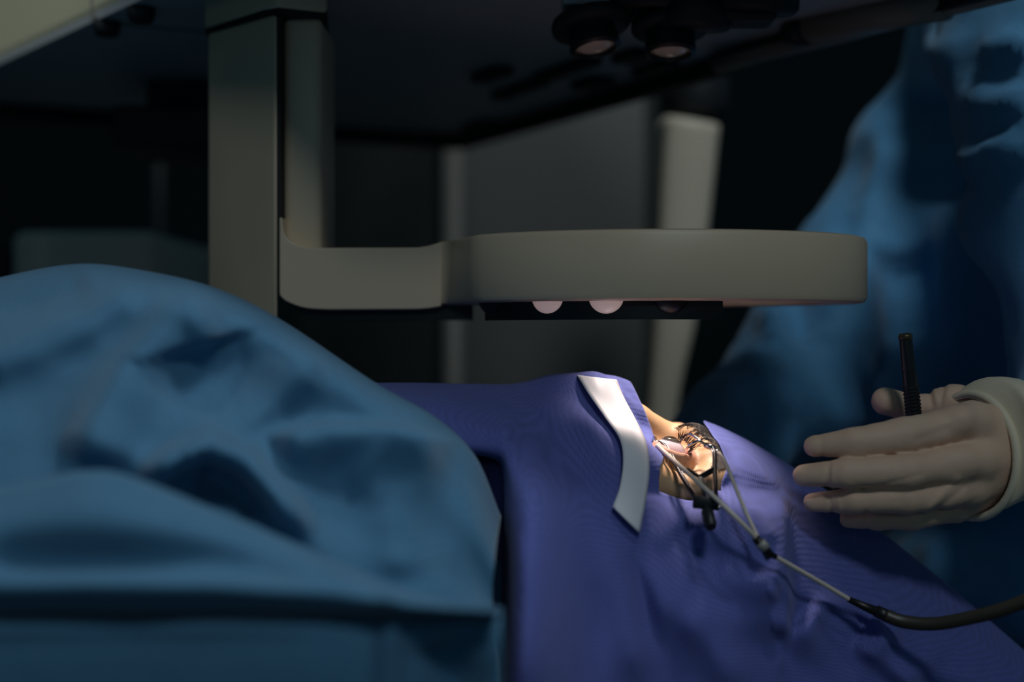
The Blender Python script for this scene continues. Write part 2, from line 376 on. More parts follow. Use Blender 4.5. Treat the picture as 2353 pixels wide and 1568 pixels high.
# slope keeps the seam end and trims the inner lower edge towards the left face
bmesh.ops.bisect_plane(bm, geom=bm.verts[:] + bm.edges[:] + bm.faces[:], plane_co=Vector(P(600, 612, .91) - o_) , plane_no=Vector((0.55, -0.75, -0.42)).normalized(), clear_outer=False)
bm.to_mesh(sh.data); bm.free()
bevel_obj(sh, 0.0065, 4, 30)
arm = obj('arm_column', *box((c3[0] + .0016, .913, H + .03), (plan(739, .913)[0], .985, ZS)), 'machine_grey', las)
bevel_obj(arm, 0.0055, 4)
obj('arm_seam', *box((c3[0] - .0002, .902, H + .028), (c3[0] + .0018, .98, ZS)), 'seam_black', las, smooth=False)
# collar between the arm and the housing
cl = [(c1[0] - .002, c1[1] + .0), (c2[0] - .001, c2[1] - .004), (c3[0] + .001, .8975), (plan(748, .905)[0], .912), (plan(752, .99)[0], .995), (c1[0], 1.01)]
co = obj('arm_collar', *prism([(x, y, ZS + .0016) for x, y in cl], (0, 0, .03)), 'machine_grey', las, sharp=40)
bevel_obj(co, 0.002, 2)
obj('collar_gap', *prism([(x * .995 - .0005, y * .995 + .006, ZS - .002) for x, y in cl], (0, 0, .006)), 'seam_black', co, smooth=False)
# bar: an L-shaped plate lying in front of the column
def pz(px, py, d=.9): q = P(px, py, d); return (q[0], q[2])
out = [pz(648, 500), pz(642, 500), pz(642, 670)] + [pz(*p) for p in cr([(643, 680), (660, 694), (700, 708), (752, 712)], 5)] + [pz(960, 711), pz(985, 709), pz(1014, 704), pz(1014, 556), pz(985, 565), pz(960, 569)] + [pz(*p) for p in cr([(745, 570), (705, 568), (672, 557), (655, 540), (649, 515)], 5)]
ring_part = obj('ring_arm_bar', *prism([(x, .90, z) for x, z in out], (0, .05, 0)), 'machine_grey', las, sharp=35)
bevel_obj(ring_part, 0.0022, 3, 30)
RC = np.array([0.0915, 0.887]); RX, RY = 0.1285, 0.087
fr = [(-.0475, .9012), (-.0445, .9003), (-.0415, .8975), (-.0385, .8915), (-.0355, .882)]
an = np.radians(np.linspace(207, 505, 60))
el = [(RC[0] + RX * math.cos(a), RC[1] + RY * math.sin(a)) for a in an]
outl = np.vstack([cr(fr + [el[0]], 5), np.array(el[1:]), [(-.050, .946)]])
def inset(poly, dist):
    p = np.asarray(poly); t = np.roll(p, -1, 0) - np.roll(p, 1, 0); t /= np.linalg.norm(t, axis=1)[:, None]
    return p + dist * np.stack([-t[:, 1], t[:, 0]], 1)
hole = np.array([(RC[0] + .004 + .098 * math.cos(a), RC[1] + .004 + .0675 * math.sin(a)) for a in np.linspace(0, 2 * math.pi, 64, endpoint=False)])
def ringed(outer, inner, z0, z1, bev):
    bm = bmesh.new(); N, K = len(outer), len(inner)
    st = [(bev, z0), (bev * .35, z0 + bev * .2), (0, z0 + bev * .9), (0, z1 - bev * .9), (bev * .35, z1 - bev * .2), (bev, z1)]
    L1 = [[bm.verts.new((x, y, z)) for x, y in inset(outer, b)] for b, z in st]
    L2 = [[bm.verts.new((x, y, z)) for x, y in inset(inner, -b * .6)] for b, z in st]
    for L, n in ((L1, N), (L2, K)):
        for i in range(len(L) - 1):
            for k in range(n): bm.faces.new((L[i][k], L[i][(k + 1) % n], L[i + 1][(k + 1) % n], L[i + 1][k]))
    for i in (0, -1):
        ed = [bm.edges.get((L[i][k], L[i][(k + 1) % n])) for L, n in ((L1, N), (L2, K)) for k in range(n)]
        bmesh.ops.triangle_fill(bm, edges=ed, use_beauty=True)
    bmesh.ops.recalc_face_normals(bm, faces=bm.faces)
    v = np.array([q.co[:] for q in bm.verts]); bm.verts.index_update(); f = [tuple(q.index for q in fc.verts) for fc in bm.faces]; bm.free(); return v, f
ring = obj('ring', *ringed(outl, hole, H + .0232, H + .0636, .004), 'machine_grey', las, sharp=40)
tx = np.linspace(-.0165, .122, 30)
def ty(x, rx, ry): return RC[1] - ry * np.sqrt(np.maximum(.02, 1 - ((x - RC[0]) / rx) ** 2))
tf_ = np.stack([tx, ty(tx, .1125, .0665)], 1); tb_ = np.stack([tx, ty(tx, .1125, .0665) + .0045], 1)[::-1]
tray = obj('lamp_tray', *prism([(x, y, H + .0125) for x, y in np.vstack([tf_, tb_])], (0, 0, .0175)), 'black_plastic', las, sharp=40, label='black lower rim that carries the round lamps')
obj('bar_tray', *prism([(x, .918, z) for x, z in [pz(665, 700, .918), pz(700, 728, .918), pz(760, 735, .918), pz(1085, 735, .918), pz(1085, 690, .918), pz(665, 690, .918)]], (0, .03, 0)), 'black_plastic', las, smooth=False)
for px, lit in ((1140, 0), (1265, 1), (1395, 1), (1540, 0)):
    c = P(px, 690, .829); n = np.array([c[0] - RC[0], (c[1] - RC[1]) * 2.0])
    y = RC[1] - .0665 * math.sqrt(max(0.05, 1 - ((c[0] - RC[0]) / .1085) ** 2)) + .004
    c = np.array([(px - 1176.5) / F * y, y, H + .0262])
    prof = [(0, -.0112)] + [(.0112 * math.sin(t), -.0112 * math.cos(t)) for t in np.linspace(.15, math.pi / 2, 9)] + [(.0112, .003)]
    dm = obj('lamp_dome', *lathe(prof, 28, c, (0, 0.25, 1)), 'lamp_dome' if lit else 'black_plastic', tray, label='glowing pinkish lamp dome' if lit else 'unlit dark lamp dome')
    obj('lamp_bezel', *lathe([(.0114, .001), (.0128, .001), (.0128, .004), (.0114, .004)], 28, c), 'black_matt', dm)
# lens modules under the housing
def lens_module(px, py, d, tiltx, tilty, s, fl):
    c = P(px, py, d); ax = Vector((tilty, tiltx, -1)).normalized(); up = -ax   # ax points down towards the patient
    md = obj('lens_module', *lathe([(0, .030 * s), (.0150 * s, .030 * s), (.0150 * s, .010 * s), (.0160 * s, 0.0), (.0165 * s, -.003 * s), (.0135 * s, -.0045 * s), (.0128 * s, -.001 * s), (.0, -.0008 * s)], 36, c, up), 'black_plastic', las, sharp=35)
    obj('lens', *lathe([(.0128 * s, -.0012 * s), (.009 * s, -.0032 * s), (.005 * s, -.0042 * s), (0, -.0045 * s)], 32, c, up), 'lens_glass', md, label='round pinkish glass lens')
    obj('flange', *lathe([(.0, .017 * s), (fl * s, .017 * s), ((fl + .001) * s, .0145 * s), ((fl + .001) * s, .0115 * s), (fl * s, .010 * s), (0, .010 * s)], 36, c, up), 'black_matt', md)
    top = Vector(c) + up * .028 * s
    obj('mount_block', *box((top.x - .016, top.y - .016, top.z - .004), (top.x + .016, top.y + .016, Z0 + .002)), 'machine_under', md, smooth=False)
    return Vector(c), ax
lens_module(1366, 100, .905, -.22, .16, 1.0, .0245)
lc, lax = lens_module(1540, 109, .905, -.16, .0, 1.01, .0235)
def mk_bracket():
    b = MB()
    for (x0, y0, x1, y1, d) in ((1452, -60, 1606, 34, .90), (1540, -60, 1690, 46, .89), (1660, -60, 1788, 44, .88)):
        a = P(x0, y1, d); c = P(x1, y0, d); b.add(*box((a[0], d, a[2]), (c[0], d + .03, Z0 + .002)))
    o = b.build('black_bracket', 'black_matt', las, smooth=False); bevel_obj(o, .003, 2)
    for px, py, r, d in ((1500, -2, .030, .895), (1600, 40, .024, .885), (1740, 2, .028, .88)):
        c = P(px, py, d); obj('bracket_knob', *lathe([(0, .012), (r * .9, .012), (r, .008), (r, -.002), (r * .9, -.005), (0, -.005)], 28, c + [0, .012, 0], (.05, -.1, 1)), 'black_matt', o)
mk_bracket()
# the beam of the microscope's own lamp, leaving the right lens
sp = bpy.data.lights.new('microscope_lamp', 'SPOT'); spo = bpy.data.objects.new('microscope_lamp', sp); COL.objects.link(spo)
src = np.array(lc) + np.array(lax) * .008; spo.location = tuple(src)
tgt = P(1550, 995, .83); spo.rotation_euler = (Vector(tgt) - Vector(src)).to_track_quat('-Z', 'Y').to_euler()
sp.energy = 7.5; sp.color = (1.0, .84, .76); sp.spot_size = math.radians(31); sp.spot_blend = 0.9; sp.shadow_soft_size = 0.020
# black viewing unit behind the arm
vu = MB()
for (x0, y0, x1, y1, d, dd) in ((335, 125, 520, 250, 1.25, .10), (255, 240, 520, 335, 1.22, .12)):
    a = P(x0, y1, d); c = P(x1, y0, d); vu.add(*box((a[0], d, a[2]), (c[0], d + dd, c[2])))
a = P(380, 130, 1.26); vu.add(*box((a[0], 1.26, a[2] - .01), (a[0] + .04, 1.32, Z0 + .003)))
vo_ = vu.build('viewing_unit', 'black_matt', las, smooth=False, label='black box hanging behind the arm'); bevel_obj(vo_, .006, 3)

# ------------------------------------------------------------------ equipment in the background
cb = empty('equipment_cabinet', (0.05, 1.95, 0), 'tall dark grey equipment cabinet with pale vertical edge behind the ring', 'cabinet')
e = plan(1040, 1.75); l_ = plan(690, 1.98); r_ = plan(1503, 1.80)
back = (0.05, 2.35)
v, f = prism([(*l_, .06), (*e, .06), (*r_, .06), (r_[0] + .04, 2.3, .06), (l_[0] + .2, 2.35, .06)], (0, 0, 1.38))
obj('cabinet_body', v, f, 'cabinet_grey', cb, smooth=False)
obj('corner_strip', *tube([(e[0], e[1] + .008, .06), (e[0], e[1] + .008, 1.44)], .0135, 16), 'cabinet_edge', cb)
obj('door_gap', *box((r_[0] - .012, r_[1] - .004, .06), (r_[0] + .002, r_[1] + .004, 1.44)), 'seam_black', cb, smooth=False)
obj('plinth', *prism([(l_[0] + .02, l_[1], 0), (e[0], e[1] + .03, 0), (r_[0] - .02, r_[1] + .03, 0), (r_[0], 2.25, 0), (l_[0] + .25, 2.3, 0)], (0, 0, .07)), 'black_matt', cb, smooth=False)
cp = empty('equipment_column', (plan(1560, 1.45)[0], 1.5, 0), 'pale beige curved equipment column with a round black cap', 'machine')
lft = cr([(1527, 262), (1516, 400), (1508, 560), (1498, 760), (1484, 960), (1462, 1300), (1440, 1900)], 6)
rgt = cr([(1662, 285), (1650, 400), (1632, 560), (1606, 740), (1562, 950), (1535, 1300), (1530, 1900)], 6)
N = len(lft); d = 1.42; v = []; f = []
for i in range(N):
    a = P(lft[i][0], lft[i][1], d); b = P(rgt[i][0], rgt[i][1], d); c = (a + b) / 2; hw_ = (b - a) / 2
    for k in range(20):
        t = 2 * math.pi * k / 20; sx = math.copysign(abs(math.cos(t)) ** .45, math.cos(t)); sy = math.copysign(abs(math.sin(t)) ** .45, math.sin(t))
        v.append(c + hw_ * sx + np.array([0, .05 * sy + .05, 0]))
for i in range(N - 1):
    for k in range(20): f.append((i * 20 + k, i * 20 + (k + 1) % 20, (i + 1) * 20 + (k + 1) % 20, (i + 1) * 20 + k))
f.append(tuple(range(20))); f.append(tuple((N - 1) * 20 + k for k in range(20)))
obj('column_body', v, f, 'column_cream', cp)
zb = v[-1][2]
obj('column_foot', *lathe([(0, zb + .01), (.05, zb + .01), (.06, zb - .02), (.12, .05), (.16, .03), (.16, 0), (0, 0)], 28, (v[-1][0] - .01, 1.47, 0)), 'black_matt', cp, sharp=40)
c = P(1598, 268, 1.47)
obj('column_cap', *lathe([(0, 0), (.022, .0), (.031, .004), (.034, .012), (.034, .05), (.028, .058), (0, .06)], 28, c), 'black_matt', cp, sharp=40)
obj('cap_ring', *lathe([(.0345, .048), (.036, .05), (.036, .054), (.0345, .056)], 28, c), mat('cap_amber', (.25, .12, .04), .5), cp)
# grey console low on the left, dark handle beside it
mat('console_grey', (0.85, 0.72, 0.62), 0.5, noise=0.05, nscale=6)
cs = empty('console', (plan(190, 1.5)[0], 1.6, 0), 'low grey console with rounded corners behind the blue gown', 'cabinet')
a = P(24, 640, 1.5); b = P(356, 531, 1.5)
o = obj('console_body', *box((a[0], 1.5, .05), (b[0], 1.85, b[2])), 'console_grey', cs); bevel_obj(o, .012, 3)
obj('console_plinth', *box((a[0] + .01, 1.52, 0), (b[0] - .01, 1.83, .055)), 'black_matt', cs, smooth=False)
hb = empty('equipment_trolley', (plan(-25, 1.5)[0], 1.52, 0), 'black equipment trolley at the left edge beside the grey console', 'trolley')
a = P(-70, 640, 1.5); b = P(20, 562, 1.5)
o = obj('trolley_body', *box((a[0], 1.5, .10), (b[0], 1.75, b[2])), 'black_matt', hb); bevel_obj(o, .008, 3)
for sx in (a[0] + .015, b[0] - .015):
    for sy in (1.52, 1.73): obj('caster', *lathe([(0, -.008), (.018, -.008), (.02, -.004), (.02, .004), (.018, .008), (0, .008)], 16, (sx, sy, .02), (1, 0, 0)), 'black_plastic', hb)
    obj('caster_bar', *box((sx - .006, 1.515, .03), (sx + .006, 1.735, .105)), 'black_plastic', hb, smooth=False)
pp = empty('pole', (plan(366, 2.0)[0], 2.0, 0), 'thin grey metal pole standing behind the arm', 'pole')
x = plan(366, 2.0)[0]
obj('pole_shaft', *tube([(x, 2.0, .03), (x, 2.0, 1.35)], .0055, 12), 'cabinet_grey', pp)
obj('pole_base', *lathe([(0, .03), (.02, .03), (.14, .015), (.15, .01), (.15, 0), (0, 0)], 28, (x, 2.0, 0)), 'black_matt', pp, sharp=40)

# ------------------------------------------------------------------ patient
def head_sdf(p):
    q = p.copy(); q[..., 1] = np.abs(q[..., 1])
    d = ell(q, (43, 0, -97), (86, 74, 98))
    d = smin(d, ell(q, (-45, 0, -66), (74, 60, 64)), 18)
    d = smin(d, chain(q, [(15, 0, -7), (17, 14, -6.5), (22, 35, -14), (23, 52, -25)], [11, 11, 10.5, 9.5], 4), 7)
    d = smin(d, chain(q, [(20, 53, -27), (0, 55, -34), (-20, 48, -32)], [9, 8.5, 10], 3), 9)
    d = smin(d, sph(q, (-32, 42, -34), 20), 14)
    d = smax(d, -ell(q, (0, 32, -4), (13, 19, 9)), 7)
    d = smin(d, chain(q, [(7, 0, -7), (-18, 0, -1.0), (-46, 0, 6)], [9.5, 10, 11.5], 4), 7)
    d = smin(d, sph(q, (-45, 12, -1), 8.5), 5)
    d = smin(d, ell(q, (-72, 0, -14), (9, 24, 9)), 8); d = smin(d, sph(q, (-102, 0, -36), 17), 16)
    d = smin(d, ell(q, (-5, 74, -95), (28, 8, 16)), 4)
    # eyelids drawn open round the eyeball
    d = smin(d, ell(q, (EYE[0] + .5, EYE[1] + 1, EYE[2]), (15.5, 17.5, 13.6)), 4)
    d = smax(d, -ell(q, (EYE[0] + .5, EYE[1] + 1.5, EYE[2] + 11), (10.5, 16.5, 12)), 2.0)
    d = smax(d, -sph(q, EYE, 12.0), 0.8)
    return d
def hit(px, py, lo=.70, hi=.92, n=900):     # depth where the line of sight meets the face
    dd = np.linspace(lo, hi, n); pts = np.stack([P(px, py, t) for t in dd]); s = head_sdf(w2h(pts)); m = np.argmax(s < 0)
    return dd[m] if s[m] < 0 else None
pat = empty('person', tuple(P(900, 1200, .9) * [1, 1, 0] + [0, 0, H - .24]), 'patient lying face up, eye held open, body under a blue gown', 'person', None)
hv, hf = nets(head_sdf, (-128, -84, -192), (142, 84, 26), 1.5)
hv = smooth_mesh(hv, hf, 1, .4); hvw = h2w(hv)
hpx = 1176.5 + hvw[:, 0] / hvw[:, 1] * F; hpy = 784 + (H - hvw[:, 2]) / hvw[:, 1] * F; crz = np.zeros(len(hv))
for pl_, a_, w_ in (([(1582, 1044), (1597, 1030), (1616, 1022)], -.7, 3.0), ([(1584, 1051), (1604, 1037), (1624, 1034)], -.5, 3.0), ([(1590, 1040), (1606, 1029)], .35, 3.0), ([(1574, 1052), (1568, 1080), (1572, 1100)], -.35, 4.0), ([(1566, 1054), (1560, 1075)], .3, 4.0)):
    d_, _, t_ = polydist(hpx, hpy, pl_); crz += a_ * np.exp(-(d_ / w_) ** 2)
hv = hv + vnorm(hv, hf) * (crz * (hvw[:, 1] < .845))[:, None]; hvw = h2w(hv)
def torso_sdf(p):
    d = ell(p, (-.62, .86, H - .125), (.34, .17, .085))
    d = smin(d, ell(p, (-.27, .86, H - .15), (.12, .20, .07)), .06)
    d = smin(d, cone(p, tuple(hw(-90, 0, -120)), (-.20, .86, H - .16), .052, .06), .04)
    return d
tv, tf = nets(torso_sdf, (-1.0, .64, H - .26), (.14, 1.08, H + .02), .012)
nk, nkf = nets(lambda p: cone(p, tuple(hw(-85, 0, -125)), (-.16, .86, H - .17), .048, .045), (-.25, .78, H - .25), (.12, .94, H - .04), .008)
bv = np.vstack([hvw, nk]); bf = [tuple(q) for q in hf] + [tuple(q) for q in nkf + len(hvw)]
bd = obj('body', bv, bf, 'skin', pat)
o = obj('undershirt', tv, tf, 'surgeon_blue', pat); uv_planar(o)
# eyeball with a clear cornea
def mat_eye():
    m = mat('eye_white', (.72, .56, .58), .08, coat=1.0, sss=.05); nt = m.node_tree; b = nt.nodes['Principled BSDF']
    g = nt.nodes.new('ShaderNodeNewGeometry'); vs = nt.nodes.new('ShaderNodeVectorMath'); vs.operation = 'DISTANCE'; vs.inputs[1].default_value = tuple(hw(EYE[0], EYE[1], EYE[2] + 11.8))
    cr_ = nt.nodes.new('ShaderNodeValToRGB'); rp = nt.nodes.new('ShaderNodeMapRange'); rp.inputs['From Max'].default_value = .012
    E = cr_.color_ramp.elements; E[0].position = 0; E[0].color = (.01, .01, .01, 1); E[1].position = 1; E[1].color = (.75, .52, .52, 1)
    for p_, c_ in ((.17, (.01, .01, .01, 1)), (.2, (.16, .13, .10, 1)), (.46, (.20, .17, .14, 1)), (.52, (.62, .52, .56, 1)), (.7, (.74, .62, .66, 1))):
        e_ = E.new(p_); e_.color = c_
    nt.links.new(g.outputs['Position'], vs.inputs[0]); nt.links.new(vs.outputs['Value'], rp.inputs['Value']); nt.links.new(rp.outputs[0], cr_.inputs[0]); nt.links.new(cr_.outputs[0], b.inputs['Base Color'])
    mat('cornea', (1, 1, 1), .02, trans=1.0, ior=1.34)
mat_eye()
ec = hw(*EYE); ax = tuple(HF)
eb = obj('eyeball', *lathe([(max(0.0, .0118 * math.sin(t)), -.0118 * math.cos(t)) for t in np.linspace(0, math.pi, 26)], 40, ec, ax), 'eye_white', pat, label='moist pinkish eyeball looking straight up')
rc = .0074; zc = .0118 * math.cos(math.asin(.0062 / .0118))
hc = math.sqrt(rc ** 2 - .0062 ** 2)
obj('cornea', *lathe([(rc * math.sin(t), zc - hc + rc * math.cos(t)) for t in np.linspace(math.asin(.0062 / rc), 0, 12)], 36, ec, ax), 'cornea', eb, label='clear glossy cornea dome')
# eyebrow and lashes
def surf_f(u, l):
    f = np.linspace(30, -90, 480); s = head_sdf(np.stack([np.full(480, u), np.full(480, l), f], -1)); m = np.argmax(s < 0); return f[m] if s[m] < 0 else -88.0
hb_ = MB()
bl = cr([(13, 9), (18, 22), (23, 38), (24, 48), (21, 55)], 20)
for i in range(1500):
    t = random.random(); q = bl[int(t * (len(bl) - 1))]; tn = bl[min(len(bl) - 1, int(t * (len(bl) - 1)) + 2)] - q; tn = tn / (np.linalg.norm(tn) + 1e-6)
    wdt = 8.5 * (1 - .6 * t); u = q[0] + random.gauss(0, .40) * wdt; l = q[1] + random.uniform(-1, 1)
    f0 = surf_f(u, l); ln = random.uniform(4, 7.5); dr = tn * (.5 + .5 * t) + np.array([1, 0]) * (.75 - .8 * t) + np.array([random.gauss(0, .18), random.gauss(0, .18)]); dr /= np.linalg.norm(dr)
    pts = []
    for k in range(4):
        s = k / 3; uu, ll = u + dr[0] * ln * s, l + dr[1] * ln * s; pts.append(hw(uu, ll, surf_f(uu, ll) + .1 + .9 * math.sin(s * 2.4) + .2))
    hb_.add(*tube(pts, np.array([.00018, .00016, .00012, .00004]), 3, False))
tag(hb_.build('eyebrow', 'hair_dark', pat, recalc=False), kind='stuff', label='thick dark eyebrow')
lash = MB()
lbase = cr([(1559, 1008, .835), (1571, 1012, .829), (1581, 1020, .822), (1585, 1031, .8165), (1578, 1043, .814)], 12); ldir = cr([(-1, -15), (8, -14), (15, -9), (15, 0), (11, 8)], 12)
for i in range(90):
    k = int(i / 89 * (len(lbase) - 1)); b = lbase[k] + [random.gauss(0, 1.2), random.gauss(0, 1.2), 0]; e_ = ldir[k] * random.uniform(.55, 1.0) + [random.gauss(0, 2.5), random.gauss(0, 2.5)]
    pts = [P(b[0] + e_[0] * q, b[1] + e_[1] * q - 4 * q * q, b[2] - .004 * q) for q in (0, .35, .7, 1)]
    lash.add(*tube(pts, np.array([.0002, .00018, .00013, .00004]), 4, False))
for i in range(22):
    t_ = i / 21; b = np.array([1508 + 16 * t_, 1008 + 22 * t_, .838 - .016 * t_])
    pts = [P(b[0] - 9 * q + random.gauss(0, 1), b[1] - 7 * q, b[2] - .002 * q) for q in (0, .4, .75, 1)]
    lash.add(*tube(pts, np.array([.00016, .00014, .0001, .00003]), 3, False))
tag(lash.build('eyelashes', 'hair_dark', pat, recalc=False), kind='stuff', label='dark wet eyelashes')

# ------------------------------------------------------------------ violet drape with the opening over the eye
def hd(px, py, off=.0012, default=.80):
    h = hit(px, py); return (h if h else default) - off
A5 = [(1449, 882), (1503, 1008), (1513, 1130)]
dr = [
 [(640, 1200, 1.02), (640, 960, .96), (640, 890, .88), (640, 920, .80), (640, 1010, .76)],
 [(900, 1200, 1.02), (900, 950, .96), (900, 882, .88), (900, 920, .80), (900, 1010, .765)],
 [(1090, 1200, 1.02), (1090, 950, .95), (1085, 884, .87), (1100, 935, .81), (1120, 1040, .77), (1124, 1075, .83), (1135, 1300, .93), (1135, 1650, .96)],
 [(1190, 1150, 1.0), (1190, 940, .93), (1190, 882, .868), (1192, 945, .81), (1193, 1050, .762), (1190, 1150, .735), (1175, 1350, .715), (1150, 1650, .70)],
 [(1310, 1150, .98), (1300, 920, .92), (1284, 856, .860), (1372, 965, .826), (1412, 1090, .79), (1405, 1230, .757), (1380, 1400, .735), (1350, 1650, .72)],
 [(1470, 1150, .97), (1462, 950, .92), (1449, 880, .862), (1503, 1008, hd(1503, 1008)), (1513, 1130, hd(1513, 1130)), (1492, 1240, .778), (1482, 1400, .755), (1480, 1650, .74)],
 [(1560, 1150, .97), (1560, 1005, .925), (1545, 1000, .90), (1560, 1080, .83), (1588, 1152, hd(1588, 1152)), (1590, 1250, .768), (1600, 1400, .755), (1610, 1650, .745)],
 [(1670, 1150, .98), (1645, 1010, .93), (1617, 970, .868), (1668, 1060, hd(1668, 1060, .002)), (1657, 1130, hd(1657, 1130, .002)), (1690, 1230, .782), (1720, 1400, .768), (1740, 1650, .758)],
 [(1850, 1200, .98), (1835, 1110, .94), (1830, 1082, .876), (1815, 1130, .832), (1800, 1200, .808), (1808, 1290, .792), (1830, 1420, .782), (1850, 1650, .772)],
 [(2130, 1400, 1.0), (2130, 1335, .95), (2130, 1308, .89), (2105, 1345, .85), (2080, 1400, .825), (2065, 1470, .812), (2055, 1545, .802), (2055, 1660, .795)],
 [(2400, 1600, 1.0), (2390, 1560, .95), (2380, 1520, .90), (2360, 1560, .86), (2330, 1600, .84), (2310, 1640, .825), (2290, 1690, .815), (2280, 1760, .81)],
]
for c in dr:
    while len(c) < 8: c.append((c[-1][0], c[-1][1] + 30, c[-1][2] + .05))
NC, NR = 22, 18
g = loft(dr, NC, NR)
# folds
ridge(g, [(1795, 1120), (1800, 1250), (1806, 1390), (1800, 1480)], 150, 14, 0.0150)
ridge(g, [(1640, 1300), (1720, 1345), (1800, 1360)], 26, 60, 0.0105)
ridge(g, [(1800, 1500), (1900, 1400), (2010, 1420), (2080, 1480)], 60, 25, 0.0120)
ridge(g, [(1960, 1470), (2030, 1510), (2120, 1590)], 30, 90, 0.0120)
ridge(g, [(1490, 1260), (1560, 1190), (1640, 1180)], 60, 40, 0.0060)
ridge(g, [(1680, 1020), (1760, 1090), (1800, 1110)], 22, 35, 0.0045)
ridge(g, [(1660, 1120), (1720, 1180), (1770, 1260)], 40, 30, 0.0060)
ridge(g, [(1240, 1050), (1225, 1250), (1215, 1500), (1210, 1640)], 45, 45, 0.0180)
ridge(g, [(1330, 1100), (1400, 1300), (1480, 1600)], 70, 50, 0.0120)
ridge(g, [(1300, 900), (1350, 1000), (1390, 1060), (1400, 1130)], 30, 20, 0.0045)
ridge(g, [(1190, 895), (1260, 905), (1310, 960)], 25, 30, -0.0090)
ridge(g, [(950, 920), (1080, 960), (1190, 1010)], 40, 60, 0.0090)
ridge(g, [(1560, 1420), (1640, 1480), (1700, 1600)], 40, 60, 0.0090)
ridge(g, [(1290, 880), (1380, 1060), (1440, 1200), (1500, 1350), (1540, 1500)], 16, 80, .012)
ridge(g, [(1270, 980), (1330, 1150), (1370, 1350), (1390, 1550)], 40, 40, -.012)
ridge(g, [(1540, 1210), (1640, 1290), (1760, 1330)], 50, 30, -.010)
ridge(g, [(1870, 1400), (1960, 1420), (2030, 1470)], 60, 18, -.012)
def keep(i, j):
    ci, cj = i / NC, j / NR
    if 5 <= ci < 7 and 1 <= cj < 4: return False
    if ci < 2 and cj >= 4.5: return False
    return True
pts = PA(g); wv = wav(pts, 3, .05) * .0016 + wav(pts, 8, .018) * .0004
jj = np.arange(g.shape[1]) / NR; fadew = np.clip((np.abs(jj - 3) - 1.2) / 1.5, 0, 1)[None, :]; ii = np.abs(np.arange(g.shape[0]) / NC - 6); fadew = np.maximum(fadew, np.clip((ii[:, None] - 1.1) / 1.0, 0, 1))
g[..., 2] -= wv * fadew
def clear_head(g, gap):
    p = PA(g).reshape(-1, 3)
    for _ in range(6):
        q = w2h(p); s = head_sdf(q); gp = np.broadcast_to(gap, s.shape); m = s < gp
        if not m.any(): break
        qm = q[m]; e = .5; gr = np.stack([head_sdf(qm + np.eye(3)[k] * e) - head_sdf(qm - np.eye(3)[k] * e) for k in range(3)], -1)
        gr /= np.linalg.norm(gr, axis=1)[:, None] + 1e-9; q[m] = qm + gr * (gp[m] - s[m])[:, None]; p = h2w(q)
    return np.stack([1176.5 + p[:, 0] / p[:, 1] * F, 784 + (H - p[:, 2]) / p[:, 1] * F, p[:, 1]], -1).reshape(g.shape)
gap = 1.6 + 3.2 * np.clip((4.9 - np.arange(g.shape[0]) / NC) / .5, 0, 1)[:, None] * np.ones(g.shape[1])[None]
cn_ = np.arange(g.shape[0]) / NC; msk = (np.clip((4.75 - cn_) / .4, 0, 1) * np.clip((cn_ - 3.05) / .4, 0, 1))[:, None, None]
ci0, ci1, rj0 = int(4.5 * NC), int(7.6 * NC), int(2.0 * NR)
def clear_view(g):
    sub = g[ci0:ci1, rj0:].copy()
    for _ in range(60):
        q = w2h(PA(sub)); m = head_sdf(q) < 1.6
        if not m.any(): break
        sub[..., 2] -= np.where(m, .0008, 0)
    for _ in range(10):
        a = sub[..., 2].copy(); a[1:-1, 1:-1] = (a[:-2, 1:-1] + a[2:, 1:-1] + a[1:-1, :-2] + a[1:-1, 2:] + 2 * a[1:-1, 1:-1]) / 6; sub[..., 2] = a
    for _ in range(12):
        m = head_sdf(w2h(PA(sub))) < .7
        sub[..., 2] -= np.where(m, .0005, 0)
    g[ci0:ci1, rj0:] = sub; return g
g = clear_view(g)
for _ in range(5):
    g = clear_head(g, gap.reshape(-1))
    for _ in range(6):
        a = g.copy(); a[1:-1, 1:-1] = (g[:-2, 1:-1] + g[2:, 1:-1] + g[1:-1, :-2] + g[1:-1, 2:]) / 4; g = g * (1 - msk) + a * msk
g = clear_head(g, gap.reshape(-1) * .8)
drape = cloth('surgical_drape', g, grid_faces(g.shape[0], g.shape[1], keep), 'drape_violet', None)
tag(drape, 'violet nonwoven surgical drape over the patient\'s face with an opening at the eye', 'drape')
# white adhesive strip along the opening
strip_l = cr([(1326, 863), (1352, 905), (1392, 962), (1424, 1010), (1432, 1060), (1424, 1120), (1408, 1165)], 8)
strip_r = cr([(1417, 874), (1434, 915), (1462, 968), (1485, 1020), (1492, 1080), (1484, 1150), (1470, 1226)], 8)
sd_l = cr([[.858], [.853], [.838], [.824], [.806], [.790], [.775]], 8)[:, 0]; sd_r = cr([[.858], [.856], [.848], [.836], [.817], [.798], [.776]], 8)[:, 0]
